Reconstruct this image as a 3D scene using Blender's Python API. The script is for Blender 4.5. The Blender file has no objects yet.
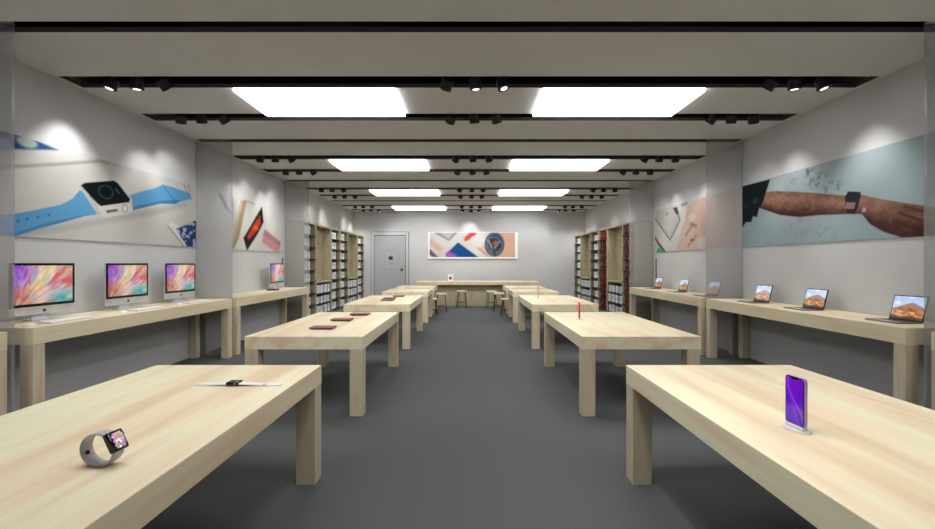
import bpy, bmesh, math, random
import numpy as np
from mathutils import Vector, Matrix
random.seed(7)
SC = bpy.context.scene
COL = SC.collection

# ---------------------------------------------------------------- camera, world, exposure
FPX = 460.0; CX = 469.2; CY = 263.6; H = 1.6
cam_data = bpy.data.cameras.new('camera')
cam_data.sensor_width = 36; cam_data.sensor_fit = 'HORIZONTAL'
cam_data.lens = FPX/935*36
cam_data.shift_x = -(CX-467.5)/935
cam_data.shift_y = -(264.5-CY)/935
cam_data.clip_start = 0.02
cam = bpy.data.objects.new('camera', cam_data); COL.objects.link(cam)
cam.location = (0, 0, H); cam.rotation_euler = (math.radians(90), 0, 0)
SC.camera = cam
world = bpy.data.worlds.new('world'); SC.world = world; world.use_nodes = True
world.node_tree.nodes['Background'].inputs[0].default_value = (1.0, 0.98, 0.96, 1)
world.node_tree.nodes['Background'].inputs[1].default_value = 0.22
SC.view_settings.view_transform = 'Standard'; SC.view_settings.look = 'None'
SC.view_settings.gamma = 1.0; SC.view_settings.use_curve_mapping = False
SC.view_settings.exposure = 0.22
PANEL_STRENGTH = 6.0
WALL_SPOT_W = 42.0
MID_SPOT_W = 42.0

# ---------------------------------------------------------------- layout constants
WX = 4.75           # side walls at x = -WX, +WX
ZC = 3.738          # ceiling height
YB = 18.86           # back wall
YF = -2.2           # open shop front behind the camera
P = 3.84            # bay length
GL0 = 4.155         # first glass fin
TH = 0.8375         # display table height
BH = 1.0            # wall bench height

# ---------------------------------------------------------------- material helpers
def lin(c):
    return tuple(((v/255)/12.92 if v/255 <= 0.04045 else ((v/255+0.055)/1.055)**2.4) for v in c)
MATS = {}
def mat(name, rgb, rough=0.6, metal=0.0, emit=0.0, spec=0.5, noise=None):
    if name in MATS: return MATS[name]
    m = bpy.data.materials.new(name); m.use_nodes = True
    nt = m.node_tree; b = nt.nodes['Principled BSDF']
    c = (*lin(rgb), 1)
    b.inputs['Base Color'].default_value = c
    b.inputs['Roughness'].default_value = rough
    b.inputs['Metallic'].default_value = metal
    b.inputs['Specular IOR Level'].default_value = spec
    if noise:
        sc, amt = noise
        tc = nt.nodes.new('ShaderNodeTexCoord'); n = nt.nodes.new('ShaderNodeTexNoise')
        n.inputs['Scale'].default_value = sc; n.inputs['Detail'].default_value = 4
        nt.links.new(tc.outputs['Object'], n.inputs['Vector'])
        r = nt.nodes.new('ShaderNodeValToRGB')
        r.color_ramp.elements[0].position = 0.3; r.color_ramp.elements[1].position = 0.7
        r.color_ramp.elements[0].color = (c[0]*(1-amt), c[1]*(1-amt), c[2]*(1-amt), 1)
        r.color_ramp.elements[1].color = (min(1, c[0]*(1+amt)), min(1, c[1]*(1+amt)), min(1, c[2]*(1+amt)), 1)
        nt.links.new(n.outputs['Fac'], r.inputs['Fac'])
        nt.links.new(r.outputs['Color'], b.inputs['Base Color'])
    if emit > 0:
        b.inputs['Emission Color'].default_value = c
        b.inputs['Emission Strength'].default_value = emit
    MATS[name] = m; return m

def wood(name, c_lo, c_mid, c_hi, c_pink, rough=0.45, axis=1, sx=4.2, sl=0.42):
    """long pale grain bands running along one axis, with fine fibre lines"""
    m = bpy.data.materials.new(name); m.use_nodes = True; nt = m.node_tree
    b = nt.nodes['Principled BSDF']; b.inputs['Roughness'].default_value = rough
    b.inputs['Specular IOR Level'].default_value = 0.25
    tc = nt.nodes.new('ShaderNodeTexCoord')
    oi = nt.nodes.new('ShaderNodeObjectInfo')
    mp = nt.nodes.new('ShaderNodeMapping')
    s = [sx, sx, sx]; s[axis] = sl
    mp.inputs['Scale'].default_value = s
    mul = nt.nodes.new('ShaderNodeVectorMath'); mul.operation = 'SCALE'; mul.inputs['Scale'].default_value = 1.7
    add = nt.nodes.new('ShaderNodeVectorMath'); add.operation = 'ADD'
    nt.links.new(oi.outputs['Location'], mul.inputs[0])
    nt.links.new(tc.outputs['Object'], add.inputs[0]); nt.links.new(mul.outputs[0], add.inputs[1])
    nt.links.new(add.outputs[0], mp.inputs['Vector'])
    n1 = nt.nodes.new('ShaderNodeTexNoise'); n1.inputs['Scale'].default_value = 1.0
    n1.inputs['Detail'].default_value = 2.5; n1.inputs['Distortion'].default_value = 0.25
    nt.links.new(mp.outputs[0], n1.inputs['Vector'])
    r = nt.nodes.new('ShaderNodeValToRGB'); cr = r.color_ramp
    cr.elements[0].position = 0.30; cr.elements[0].color = (*lin(c_lo), 1)
    cr.elements[1].position = 0.70; cr.elements[1].color = (*lin(c_pink), 1)
    e = cr.elements.new(0.45); e.color = (*lin(c_mid), 1)
    e = cr.elements.new(0.56); e.color = (*lin(c_hi), 1)
    nt.links.new(n1.outputs['Fac'], r.inputs['Fac'])
    mp2 = nt.nodes.new('ShaderNodeMapping'); s2 = [60, 60, 60]; s2[axis] = 1.6
    mp2.inputs['Scale'].default_value = s2
    nt.links.new(add.outputs[0], mp2.inputs['Vector'])
    n2 = nt.nodes.new('ShaderNodeTexNoise'); n2.inputs['Detail'].default_value = 2; n2.inputs['Scale'].default_value = 1
    nt.links.new(mp2.outputs[0], n2.inputs['Vector'])
    mx = nt.nodes.new('ShaderNodeMix'); mx.data_type = 'RGBA'; mx.blend_type = 'MULTIPLY'
    mx.inputs['Factor'].default_value = 0.16
    nt.links.new(r.outputs['Color'], mx.inputs['A']); nt.links.new(n2.outputs['Fac'], mx.inputs['B'])
    nt.links.new(mx.outputs['Result'], b.inputs['Base Color'])
    MATS[name] = m; return m

M_TOP = wood('maple_top', (220, 196, 162), (236, 219, 188), (234, 230, 198), (228, 200, 170), sx=4.4, sl=.4)
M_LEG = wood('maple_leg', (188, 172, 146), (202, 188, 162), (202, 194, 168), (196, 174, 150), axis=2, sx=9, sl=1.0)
M_BENCH = wood('maple_bench', (212, 194, 162), (222, 206, 174), (222, 212, 182), (216, 194, 166))
M_SHELFW = wood('shelf_wood', (168, 156, 128), (176, 165, 136), (178, 169, 140), (170, 155, 128), axis=2, sx=6, sl=.8)
M_WALL = mat('wall_paint', (184, 184, 185), 0.8, spec=.2, noise=(1.2, .015))
M_CEIL = mat('ceiling_paint', (204, 203, 203), 0.8, spec=.2, noise=(2, .02))
M_BLACK = mat('black_void', (10, 10, 9), 0.9, spec=.1)
M_SLOT = mat('slot_edge', (84, 81, 77), 0.8, spec=.1)
M_FLOOR = mat('carpet', (86, 87, 89), 0.95, spec=.1, noise=(90, .12))
M_BLK = mat('black_metal', (16, 16, 17), 0.5, metal=.2)
M_DKSHELF = mat('dark_shelf', (44, 45, 46), 0.5)
M_DKBACK = mat('dark_backing', (58, 55, 48), 0.8)
M_WHITE = mat('white_plastic', (235, 235, 235), 0.4)
M_SIL = mat('aluminium', (205, 207, 210), 0.35, metal=.6)
M_SILD = mat('grey_aluminium', (120, 120, 124), 0.4, metal=.6)
M_BOX = mat('white_carton', (228, 232, 236), 0.5)
M_BOX2 = mat('pale_grey_carton', (180, 190, 200), 0.5)
M_RED = mat('red_gloss', (160, 14, 36), 0.35)
M_GLOSSBLK = mat('black_glass', (8, 8, 10), 0.12)
M_DOOR = mat('door_paint', (158, 159, 162), 0.6)
M_DOORF = mat('door_frame_paint', (178, 179, 182), 0.6)
M_DARKLINE = mat('dark_gap', (50, 50, 52), 0.9)
M_LAMP = mat('lamp_panel', (255, 255, 255), emit=PANEL_STRENGTH)
M_LENS = mat('lamp_lens', (255, 252, 245), emit=1.8)

def glass_mat():
    m = bpy.data.materials.new('smoked_glass'); m.use_nodes = True; nt = m.node_tree
    nt.nodes.clear()
    out = nt.nodes.new('ShaderNodeOutputMaterial')
    tr = nt.nodes.new('ShaderNodeBsdfTransparent'); tr.inputs[0].default_value = (0.95, 0.95, 0.95, 1)
    df = nt.nodes.new('ShaderNodeBsdfDiffuse'); df.inputs[0].default_value = (0.41, 0.41, 0.415, 1)
    gl = nt.nodes.new('ShaderNodeBsdfGlossy'); gl.inputs[0].default_value = (1, 1, 1, 1); gl.inputs['Roughness'].default_value = 0.08
    fr = nt.nodes.new('ShaderNodeFresnel'); fr.inputs[0].default_value = 1.15
    m1 = nt.nodes.new('ShaderNodeMixShader'); m1.inputs[0].default_value = 0.33
    m2 = nt.nodes.new('ShaderNodeMixShader')
    nt.links.new(tr.outputs[0], m1.inputs[1]); nt.links.new(df.outputs[0], m1.inputs[2])
    nt.links.new(fr.outputs[0], m2.inputs[0]); nt.links.new(m1.outputs[0], m2.inputs[1]); nt.links.new(gl.outputs[0], m2.inputs[2])
    nt.links.new(m2.outputs[0], out.inputs[0])
    return m
M_GLASS = glass_mat()
def attr_mat(name, emit=0.0, rough=0.5):
    m = bpy.data.materials.new(name); m.use_nodes = True; nt = m.node_tree
    b = nt.nodes['Principled BSDF']; b.inputs['Roughness'].default_value = rough
    a = nt.nodes.new('ShaderNodeVertexColor'); a.layer_name = 'Col'
    nt.links.new(a.outputs['Color'], b.inputs['Base Color'])
    if emit:
        b.inputs['Base Color'].default_value = (0, 0, 0, 1)
        nt.links.remove(b.inputs['Base Color'].links[0])
        nt.links.new(a.outputs['Color'], b.inputs['Emission Color']); b.inputs['Emission Strength'].default_value = emit
    return m
M_PRINT = attr_mat('printed_artwork', 0, .85); M_PRINT.node_tree.nodes['Principled BSDF'].inputs['Specular IOR Level'].default_value = .1
M_SCREEN = attr_mat('lit_screen', 1.0, .15)

# ---------------------------------------------------------------- mesh helpers
def bx(bm, x0, x1, y0, y1, z0, z1, mi=0, bevel=0.0, M=None):
    g = bmesh.ops.create_cube(bm, size=1)
    vs = g['verts']
    for v in vs:
        v.co = Vector(((x0+x1)/2+v.co.x*(x1-x0), (y0+y1)/2+v.co.y*(y1-y0), (z0+z1)/2+v.co.z*(z1-z0)))
    fs = set(f for v in vs for f in v.link_faces)
    for f in fs: f.material_index = mi
    if bevel > 0:
        es = list(set(e for v in vs for e in v.link_edges))
        r = bmesh.ops.bevel(bm, geom=es, offset=bevel, segments=2, affect='EDGES', profile=.5)
        vs = list(set(v for f in r['faces'] for v in f.verts))
        for f in r['faces']: f.material_index = mi
    if M is not None:
        bmesh.ops.transform(bm, matrix=M, verts=list(set(vs)))
    return vs
def cyl(bm, p0, p1, r0, r1=None, seg=20, mi=0, cap=True):
    if r1 is None: r1 = r0
    p0 = Vector(p0); p1 = Vector(p1); d = p1-p0
    g = bmesh.ops.create_cone(bm, cap_ends=cap, segments=seg, radius1=r0, radius2=r1, depth=d.length)
    M = Matrix.Translation((p0+p1)/2) @ Vector((0, 0, 1)).rotation_difference(d.normalized()).to_matrix().to_4x4()
    bmesh.ops.transform(bm, matrix=M, verts=g['verts'])
    for v in g['verts']:
        for f in v.link_faces: f.material_index = mi
    return g['verts']
def tube(bm, pts, r, seg=8):
    rings = []
    n = len(pts); pts = [Vector(p) for p in pts]
    for i, p in enumerate(pts):
        t = (pts[min(i+1, n-1)]-pts[max(i-1, 0)]).normalized()
        q = Vector((0, 0, 1)).rotation_difference(t)
        rings.append([bm.verts.new(p+q @ Vector((r*math.cos(a), r*math.sin(a), 0))) for a in [2*math.pi*k/seg for k in range(seg)]])
    for i in range(n-1):
        for k in range(seg):
            bm.faces.new((rings[i][k], rings[i][(k+1) % seg], rings[i+1][(k+1) % seg], rings[i+1][k]))
    bm.faces.new(rings[0][::-1]); bm.faces.new(rings[-1])
def mk(name, bm, mats, parent=None, smooth=False):
    me = bpy.data.meshes.new(name)
    bmesh.ops.recalc_face_normals(bm, faces=bm.faces)
    bm.to_mesh(me); bm.free()
    if not isinstance(mats, (list, tuple)): mats = [mats]
    for m in mats: me.materials.append(m)
    if smooth:
        for p in me.polygons: p.use_smooth = True
        try: me.set_sharp_from_angle(angle=math.radians(40))
        except Exception: pass
    o = bpy.data.objects.new(name, me); COL.objects.link(o)
    if parent is not None: o.parent = parent
    return o
def box_obj(name, dims, m, parent=None, bevel=0.0):
    bm = bmesh.new(); bx(bm, *dims, bevel=bevel); return mk(name, bm, m, parent)
def tag(o, label, cat, group=None, kind=None):
    o['label'] = label; o['category'] = cat
    if group: o['group'] = group
    if kind: o['kind'] = kind
    return o
def struct(o): o['kind'] = 'structure'; return o
def thing(name, label, cat, loc=(0, 0, 0), rz=0.0, group=None):
    o = bpy.data.objects.new(name, None); o.empty_display_size = .1; COL.objects.link(o)
    o.location = loc; o.rotation_euler = (0, 0, rz)
    return tag(o, label, cat, group)
def copy_tree(o, parent=None):
    c = o.copy(); COL.objects.link(c)
    if parent is not None: c.parent = parent
    for ch in o.children: copy_tree(ch, c)
    return c
def kids(o): return list(o.children)

# ---------------------------------------------------------------- painting prints and screens (colour of the artwork itself)
def sd_poly(U, V, pts):
    d = np.full(U.shape, 1e9); inside = np.zeros(U.shape, bool)
    n = len(pts)
    for i in range(n):
        ax, ay = pts[i]; bx_, by = pts[(i+1) % n]
        ex, ey = bx_-ax, by-ay; wx, wy = U-ax, V-ay
        t = np.clip((wx*ex+wy*ey)/(ex*ex+ey*ey+1e-12), 0, 1)
        d = np.minimum(d, np.hypot(wx-ex*t, wy-ey*t))
        c = ((ay > V) != (by > V)) & (U < (bx_-ax)*(V-ay)/((by-ay) if abs(by-ay) > 1e-12 else 1e-12)+ax)
        inside ^= c
    return np.where(inside, -d, d)
def sd_line(U, V, pts):
    d = np.full(U.shape, 1e9)
    for i in range(len(pts)-1):
        ax, ay = pts[i]; bx_, by = pts[i+1]
        ex, ey = bx_-ax, by-ay; wx, wy = U-ax, V-ay
        t = np.clip((wx*ex+wy*ey)/(ex*ex+ey*ey+1e-12), 0, 1)
        d = np.minimum(d, np.hypot(wx-ex*t, wy-ey*t))
    return d
def vnoise(U, V, seed, oct=3):
    rs = np.random.RandomState(seed); out = np.zeros(U.shape); a = 1; tot = 0
    for o in range(oct):
        g = rs.rand(64, 64)
        u = U*(2**o); v = V*(2**o)
        iu = np.floor(u).astype(int); iv = np.floor(v).astype(int); fu = u-iu; fv = v-iv
        fu = fu*fu*(3-2*fu); fv = fv*fv*(3-2*fv)
        s = lambda i, j: g[i % 64, j % 64]
        out += a*((s(iu, iv)*(1-fu)+s(iu+1, iv)*fu)*(1-fv)+(s(iu, iv+1)*(1-fu)+s(iu+1, iv+1)*fu)*fv)
        tot += a; a *= .5
    return out/tot
class Paint:
    """an artwork in its own plane: U along the wall, V up"""
    def __init__(s, u0, u1, v0, v1, nu, nv, bg):
        s.u = np.linspace(u0, u1, nu); s.v = np.linspace(v0, v1, nv)
        s.U, s.V = np.meshgrid(s.u, s.v); s.C = np.zeros(s.U.shape+(3,)); s.C[:] = bg; s.ink = 1.0
    def lay(s, a, col):
        a = np.clip(a, 0, 1)[..., None]
        s.C = s.C*(1-a)+np.asarray(col, float)*a
    def poly(s, pts, col, soft=.012, op=1): s.lay(op*(.5-sd_poly(s.U, s.V, pts)/soft), col)
    def line(s, pts, w, col, soft=.012, op=1): s.lay(op*(.5-(sd_line(s.U, s.V, pts)-w/2)/soft), col)
    def ell(s, c, ru, rv, col, soft=.15, op=1, rot=0):
        du = s.U-c[0]; dv = s.V-c[1]
        a = du*math.cos(rot)+dv*math.sin(rot); b = -du*math.sin(rot)+dv*math.cos(rot)
        s.lay(op*(.5-(np.hypot(a/ru, b/rv)-1)/soft), col)
    def ring(s, c, ru, rv, w, col, op=1):
        s.lay(op*(.5-(np.abs(np.hypot((s.U-c[0])/ru, (s.V-c[1])/rv)-1)-w)/.08), col)
    def build(s, name, place, material, parent):
        nv, nu = s.U.shape
        verts = [place(float(s.U[j, i]), float(s.V[j, i])) for j in range(nv) for i in range(nu)]
        faces = [(j*nu+i, j*nu+i+1, (j+1)*nu+i+1, (j+1)*nu+i) for j in range(nv-1) for i in range(nu-1)]
        me = bpy.data.meshes.new(name); me.from_pydata(verts, [], faces)
        a = me.color_attributes.new('Col', 'FLOAT_COLOR', 'POINT')
        c = np.clip(s.C/255*s.ink, 0, 1); c = np.where(c <= .04045, c/12.92, ((c+.055)/1.055)**2.4)
        buf = np.ones((nv*nu, 4), np.float32); buf[:, :3] = c.reshape(-1, 3)
        a.data.foreach_set('color', buf.ravel()); me.materials.append(material)
        o = bpy.data.objects.new(name, me); COL.objects.link(o)
        if parent is not None: o.parent = parent
        return o

# ================================================================ THE SETTING
struct(box_obj('floor', (-WX-.15, WX+.15, YF, YB+.15, -.1, 0), M_FLOOR))
struct(box_obj('wall_left', (-WX-.15, -WX, YF, YB+.15, 0, ZC+.45), M_WALL))
struct(box_obj('wall_right', (WX, WX+.15, YF, YB+.15, 0, ZC+.45), M_WALL))
struct(box_obj('wall_back', (-WX, WX, YB, YB+.15, 0, ZC+.45), M_WALL))
grooves = []
for k in range(-2, 4):
    for a, b, t in ((4.06, 4.25, 0), (5.25, 5.59, 1), (6.56, 6.88, 2)):
        a += P*k; b += P*k
        if b > YF+.3 and b < YB: grooves.append((a, b, t, k))
bm = bmesh.new()
prev = YF
for a, b, t, k in grooves+[(YB, YB, 0, 9)]:
    bx(bm, -4.69, 4.69, prev, a, ZC, ZC+.05)
    prev = b
for s in (-1, 1): bx(bm, min(s*4.69, s*WX), max(s*4.69, s*WX), YF, YB, ZC, ZC+.05)
bm.normal_update()
for f in bm.faces:      # cut slab edges coloured darker than the ceiling, painting in the slots' shade
    if abs(f.normal.z) < .5: f.material_index = 2
bx(bm, -WX, WX, YF, YB, ZC+.30, ZC+.42, mi=1)
struct(mk('ceiling', bm, [M_CEIL, M_BLACK, M_SLOT]))

ORD = ['first', 'second', 'third', 'fourth', 'fifth', 'sixth', 'seventh', 'eighth', 'ninth', 'tenth']
# glass fins between the bays
for k in range(3):
    yy = GL0+P*k
    for s, side in ((-1, 'left'), (1, 'right')):
        x0, x1 = sorted((s*WX, s*4.12))
        g = box_obj('glass_fin', (x0, x1, yy-.014, yy+.014, 0, ZC+.04), M_GLASS)
        tag(g, 'tall smoked glass fin standing out from the %s wall, %s from the front' % (side, ORD[k]), 'glass panel', 'glass fins along the side walls')

# ================================================================ CEILING LIGHTS
for k in range(-1, 4):
    for s, side in ((-1, 'left'), (1, 'right')):
        x0, x1 = sorted((s*.91, s*2.87))
        yc = (5.59+6.56)/2+P*k
        r = thing('ceiling_light', 'white glowing ceiling panel %s of the aisle, %s' % (side, ('above the foremost tables, out of view', 'largest and nearest in view', 'second nearest in view', 'third nearest in view', 'farthest, by the back wall')[k+1]),
                  'ceiling light', ((x0+x1)/2, yc, ZC), 0, 'glowing rectangular ceiling panels')
        hw = (x1-x0)/2
        box_obj('diffuser', (-hw, hw, -.482, .482, -.042, -.001), M_LAMP, r)

# ---- tracks and spotlights
def make_spot():
    r = thing('spotlight', 'x', 'spotlight')
    bm = bmesh.new(); bx(bm, -.035, .035, -.05, .05, .0, .03, bevel=.004)
    cyl(bm, (0, 0, .005), (0, 0, -.03), .016, seg=12)
    mk('mount', bm, M_BLK, r)
    bm = bmesh.new()
    cyl(bm, (0, 0, .045), (0, 0, -.055), .071, seg=24); cyl(bm, (0, 0, .045), (0, 0, .06), .071, .05, seg=24)
    g = cyl(bm, (0, 0, -.055), (0, 0, -.07), .073, .073, seg=24)
    h = mk('housing', bm, M_BLK, r, True); h.location = (0, 0, -.07)
    bm = bmesh.new(); cyl(bm, (0, 0, -.0702), (0, 0, -.073), .04, seg=24)
    mk('lens', bm, M_LENS, h)
    return r
spot_proto = make_spot()
lamp_wall = bpy.data.lights.new('wall_spot', 'SPOT'); lamp_wall.energy = WALL_SPOT_W; lamp_wall.spot_size = math.radians(78)
lamp_wall.spot_blend = .9; lamp_wall.shadow_soft_size = .045; lamp_wall.color = (1, .985, .95)
lamp_mid = bpy.data.lights.new('table_spot', 'SPOT'); lamp_mid.energy = MID_SPOT_W; lamp_mid.spot_size = math.radians(80)
lamp_mid.spot_blend = .8; lamp_mid.shadow_soft_size = .12; lamp_mid.color = (1, .98, .92)
lamp_back = bpy.data.lights.new('back_spot', 'SPOT'); lamp_back.energy = 9; lamp_back.spot_size = math.radians(70)
lamp_back.spot_blend = 1; lamp_back.shadow_soft_size = .1
spots_x = {'left': (-4.20, -3.90, -3.585), 'centre': (-.26, .073, .39), 'right': (3.54, 3.82, 4.14)}
pos_words = ('leftmost', 'middle', 'rightmost')
used = False
tracks = [(a, b, k, t) for a, b, t, k in grooves if t and k >= -1]
vis = 0
for a, b, k, t in tracks:
    yc = (a+b)/2-.02
    row = 'out of view overhead' if k < 0 else 'on the %s ceiling track from the front' % ORD[vis]
    box = box_obj('lighting_track', (-4.66, 4.66, yc-.03, yc+.03, ZC+.08, ZC+.301), M_BLK)
    tag(box, 'long black lighting track in the ceiling slot, %s' % ('overhead out of view' if k < 0 else ORD[vis]+' from the front'), 'lighting track', 'black tracks in the ceiling slots')
    for trio, xs in spots_x.items():
        for i, x in enumerate(xs):
            if not used: r = spot_proto; used = True
            else: r = copy_tree(spot_proto)
            r.location = (x, yc, ZC+.05)
            r['label'] = 'black spotlight, %s of the %s trio, %s' % (pos_words[i], trio, row)
            r['group'] = 'black spotlights on the ceiling tracks'
            h = [c for c in r.children if c.name.startswith('housing')][0]
            rd = random.Random(int(vis*100+abs(x)*10+k))
            j = (rd.random()-.5)*.12
            fwd = -.12 if vis == 0 else .45
            wall = False
            if trio == 'centre': d = [(-.6, -.12 if vis == 0 else .42, -.85), (0, .12 if vis == 0 else .42, -1), (.6, -.2 if vis == 0 else .42, -.85)][i]
            if trio == 'centre' and i == 1 and vis == 7: d = (0, .36, -.93)
            else:
                s = -1 if trio == 'left' else 1
                outer = i if s < 0 else 2-i
                d = [(s*.25, fwd, -.9), (s*.08, (.12 if vis == 0 else .42)+j*.5, -.95), (-s*.45, .8, -.9)][outer]
                wall = outer == 0
            if vis == 7 and not (trio == 'centre' and i == 1): d = (d[0], .05, d[2])
            dv = Vector(d).normalized()
            h.rotation_euler = Vector((0, 0, -1)).rotation_difference(dv).to_euler()
            ld = lamp_wall if wall and k <= 1 else (lamp_mid if trio == 'centre' and i != 1 and k <= 1 else None)
            if trio == 'centre' and i == 1 and vis == 7: ld = lamp_back
            if ld:
                L = bpy.data.objects.new('lamp', ld); COL.objects.link(L); L.parent = h
                L.location = (0, 0, -.10)
                if ld is lamp_mid:   # bulb turned onto the tables beside the aisle
                    aim = Vector(((-.62, .0, -.8), 0, (.62, .0, -.8))[i])
                    L.rotation_euler = (h.rotation_euler.to_quaternion().inverted() @ Vector((0, 0, -1)).rotation_difference(aim.normalized())).to_euler()
                if wall:   # bulb sits in a gimbal turned to the poster
                    aim = Vector((s*.32, 0, -.9)).normalized()
                    q = Vector((0, 0, -1)).rotation_difference(aim)
                    hi = h.rotation_euler.to_quaternion().inverted()
                    L.rotation_euler = (hi @ q).to_euler(); L.location = hi @ (aim*.125)
    if k >= 0: vis += 1

# ================================================================ TABLES
def make_table(name, label, cat, W, L, Ht, slab, leg, mtop, mleg, group):
    r = thing(name, label, cat, group=group)
    box_obj('tabletop', (-W/2, W/2, -L/2, L/2, Ht-slab, Ht), mtop, r, .004)
    for sx in (-1, 1):
        for sy in (-1, 1):
            x0, x1 = sorted((sx*W/2-sx*.0015, sx*(W/2-leg))); y0, y1 = sorted((sy*L/2-sy*.0015, sy*(L/2-leg)))
            box_obj('leg', (x0, x1, y0, y1, 0, Ht-slab), mleg, r, .003)
    return r
TX = {'left': -1.731, 'right': 1.80}
tables = [(1.02, 3.463), (4.81, 7.25), (8.60, 11.04), (12.39, 13.95), (14.55, 16.1)]
dist = ['nearest, carrying', 'second row', 'third row', 'fourth row, short', 'farthest, short, by the stools']
on = {('left', 0): 'with two smartwatches on it', ('right', 0): 'with a purple phone on it', ('left', 1): 'with a diagonal row of three pink tablets',
      ('right', 1): 'with a red phone on it', ('left', 2): 'third from the front, with dark pink tablets', ('right', 2): 'with a thin gold phone on it',
      ('left', 3): 'bare and short, fourth from the front', ('right', 3): 'bare and short, fourth from the front',
      ('left', 4): 'bare and short, farthest back by the stools', ('right', 4): 'bare and short, farthest back by the stools'}
for i, (a, b) in enumerate(tables):
    protos = None
    for side in ('left', 'right'):
        lab = 'pale maple display table %s of the aisle, %s' % (side, on[(side, i)])
        if protos is None:
            r = protos = make_table('display_table', lab, 'table', 1.24, b-a, TH, .137, .14, M_TOP, M_LEG, 'maple display tables along the aisle')
        else: r = copy_tree(protos); r['label'] = lab
        r.location = (TX[side], (a+b)/2, 0)
benches = [(.45, 4.05), (4.286, 7.895), (8.06, 11.66)]
bench_lab = {('left', 0): 'maple wall bench at the left edge before the first glass fin', ('right', 0): 'maple wall bench at the right edge before the first glass fin',
             ('left', 1): 'maple wall bench carrying three desktop computers', ('right', 1): 'maple wall bench with three laptops under the arm poster',
             ('left', 2): 'maple wall bench with a single desktop computer', ('right', 2): 'maple wall bench with laptops next to the red shelves'}
for i, (a, b) in enumerate(benches):
    pr = None
    for s, side in ((-1, 'left'), (1, 'right')):
        if pr is None: r = pr = make_table('wall_bench', '', 'bench', .676, b-a, BH, .16, .125, M_BENCH, M_LEG, 'maple benches along the side walls')
        else: r = copy_tree(pr)
        r['label'] = bench_lab[(side, i)]
        r.location = (s*(4.065+.338), (a+b)/2, 0)

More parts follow.
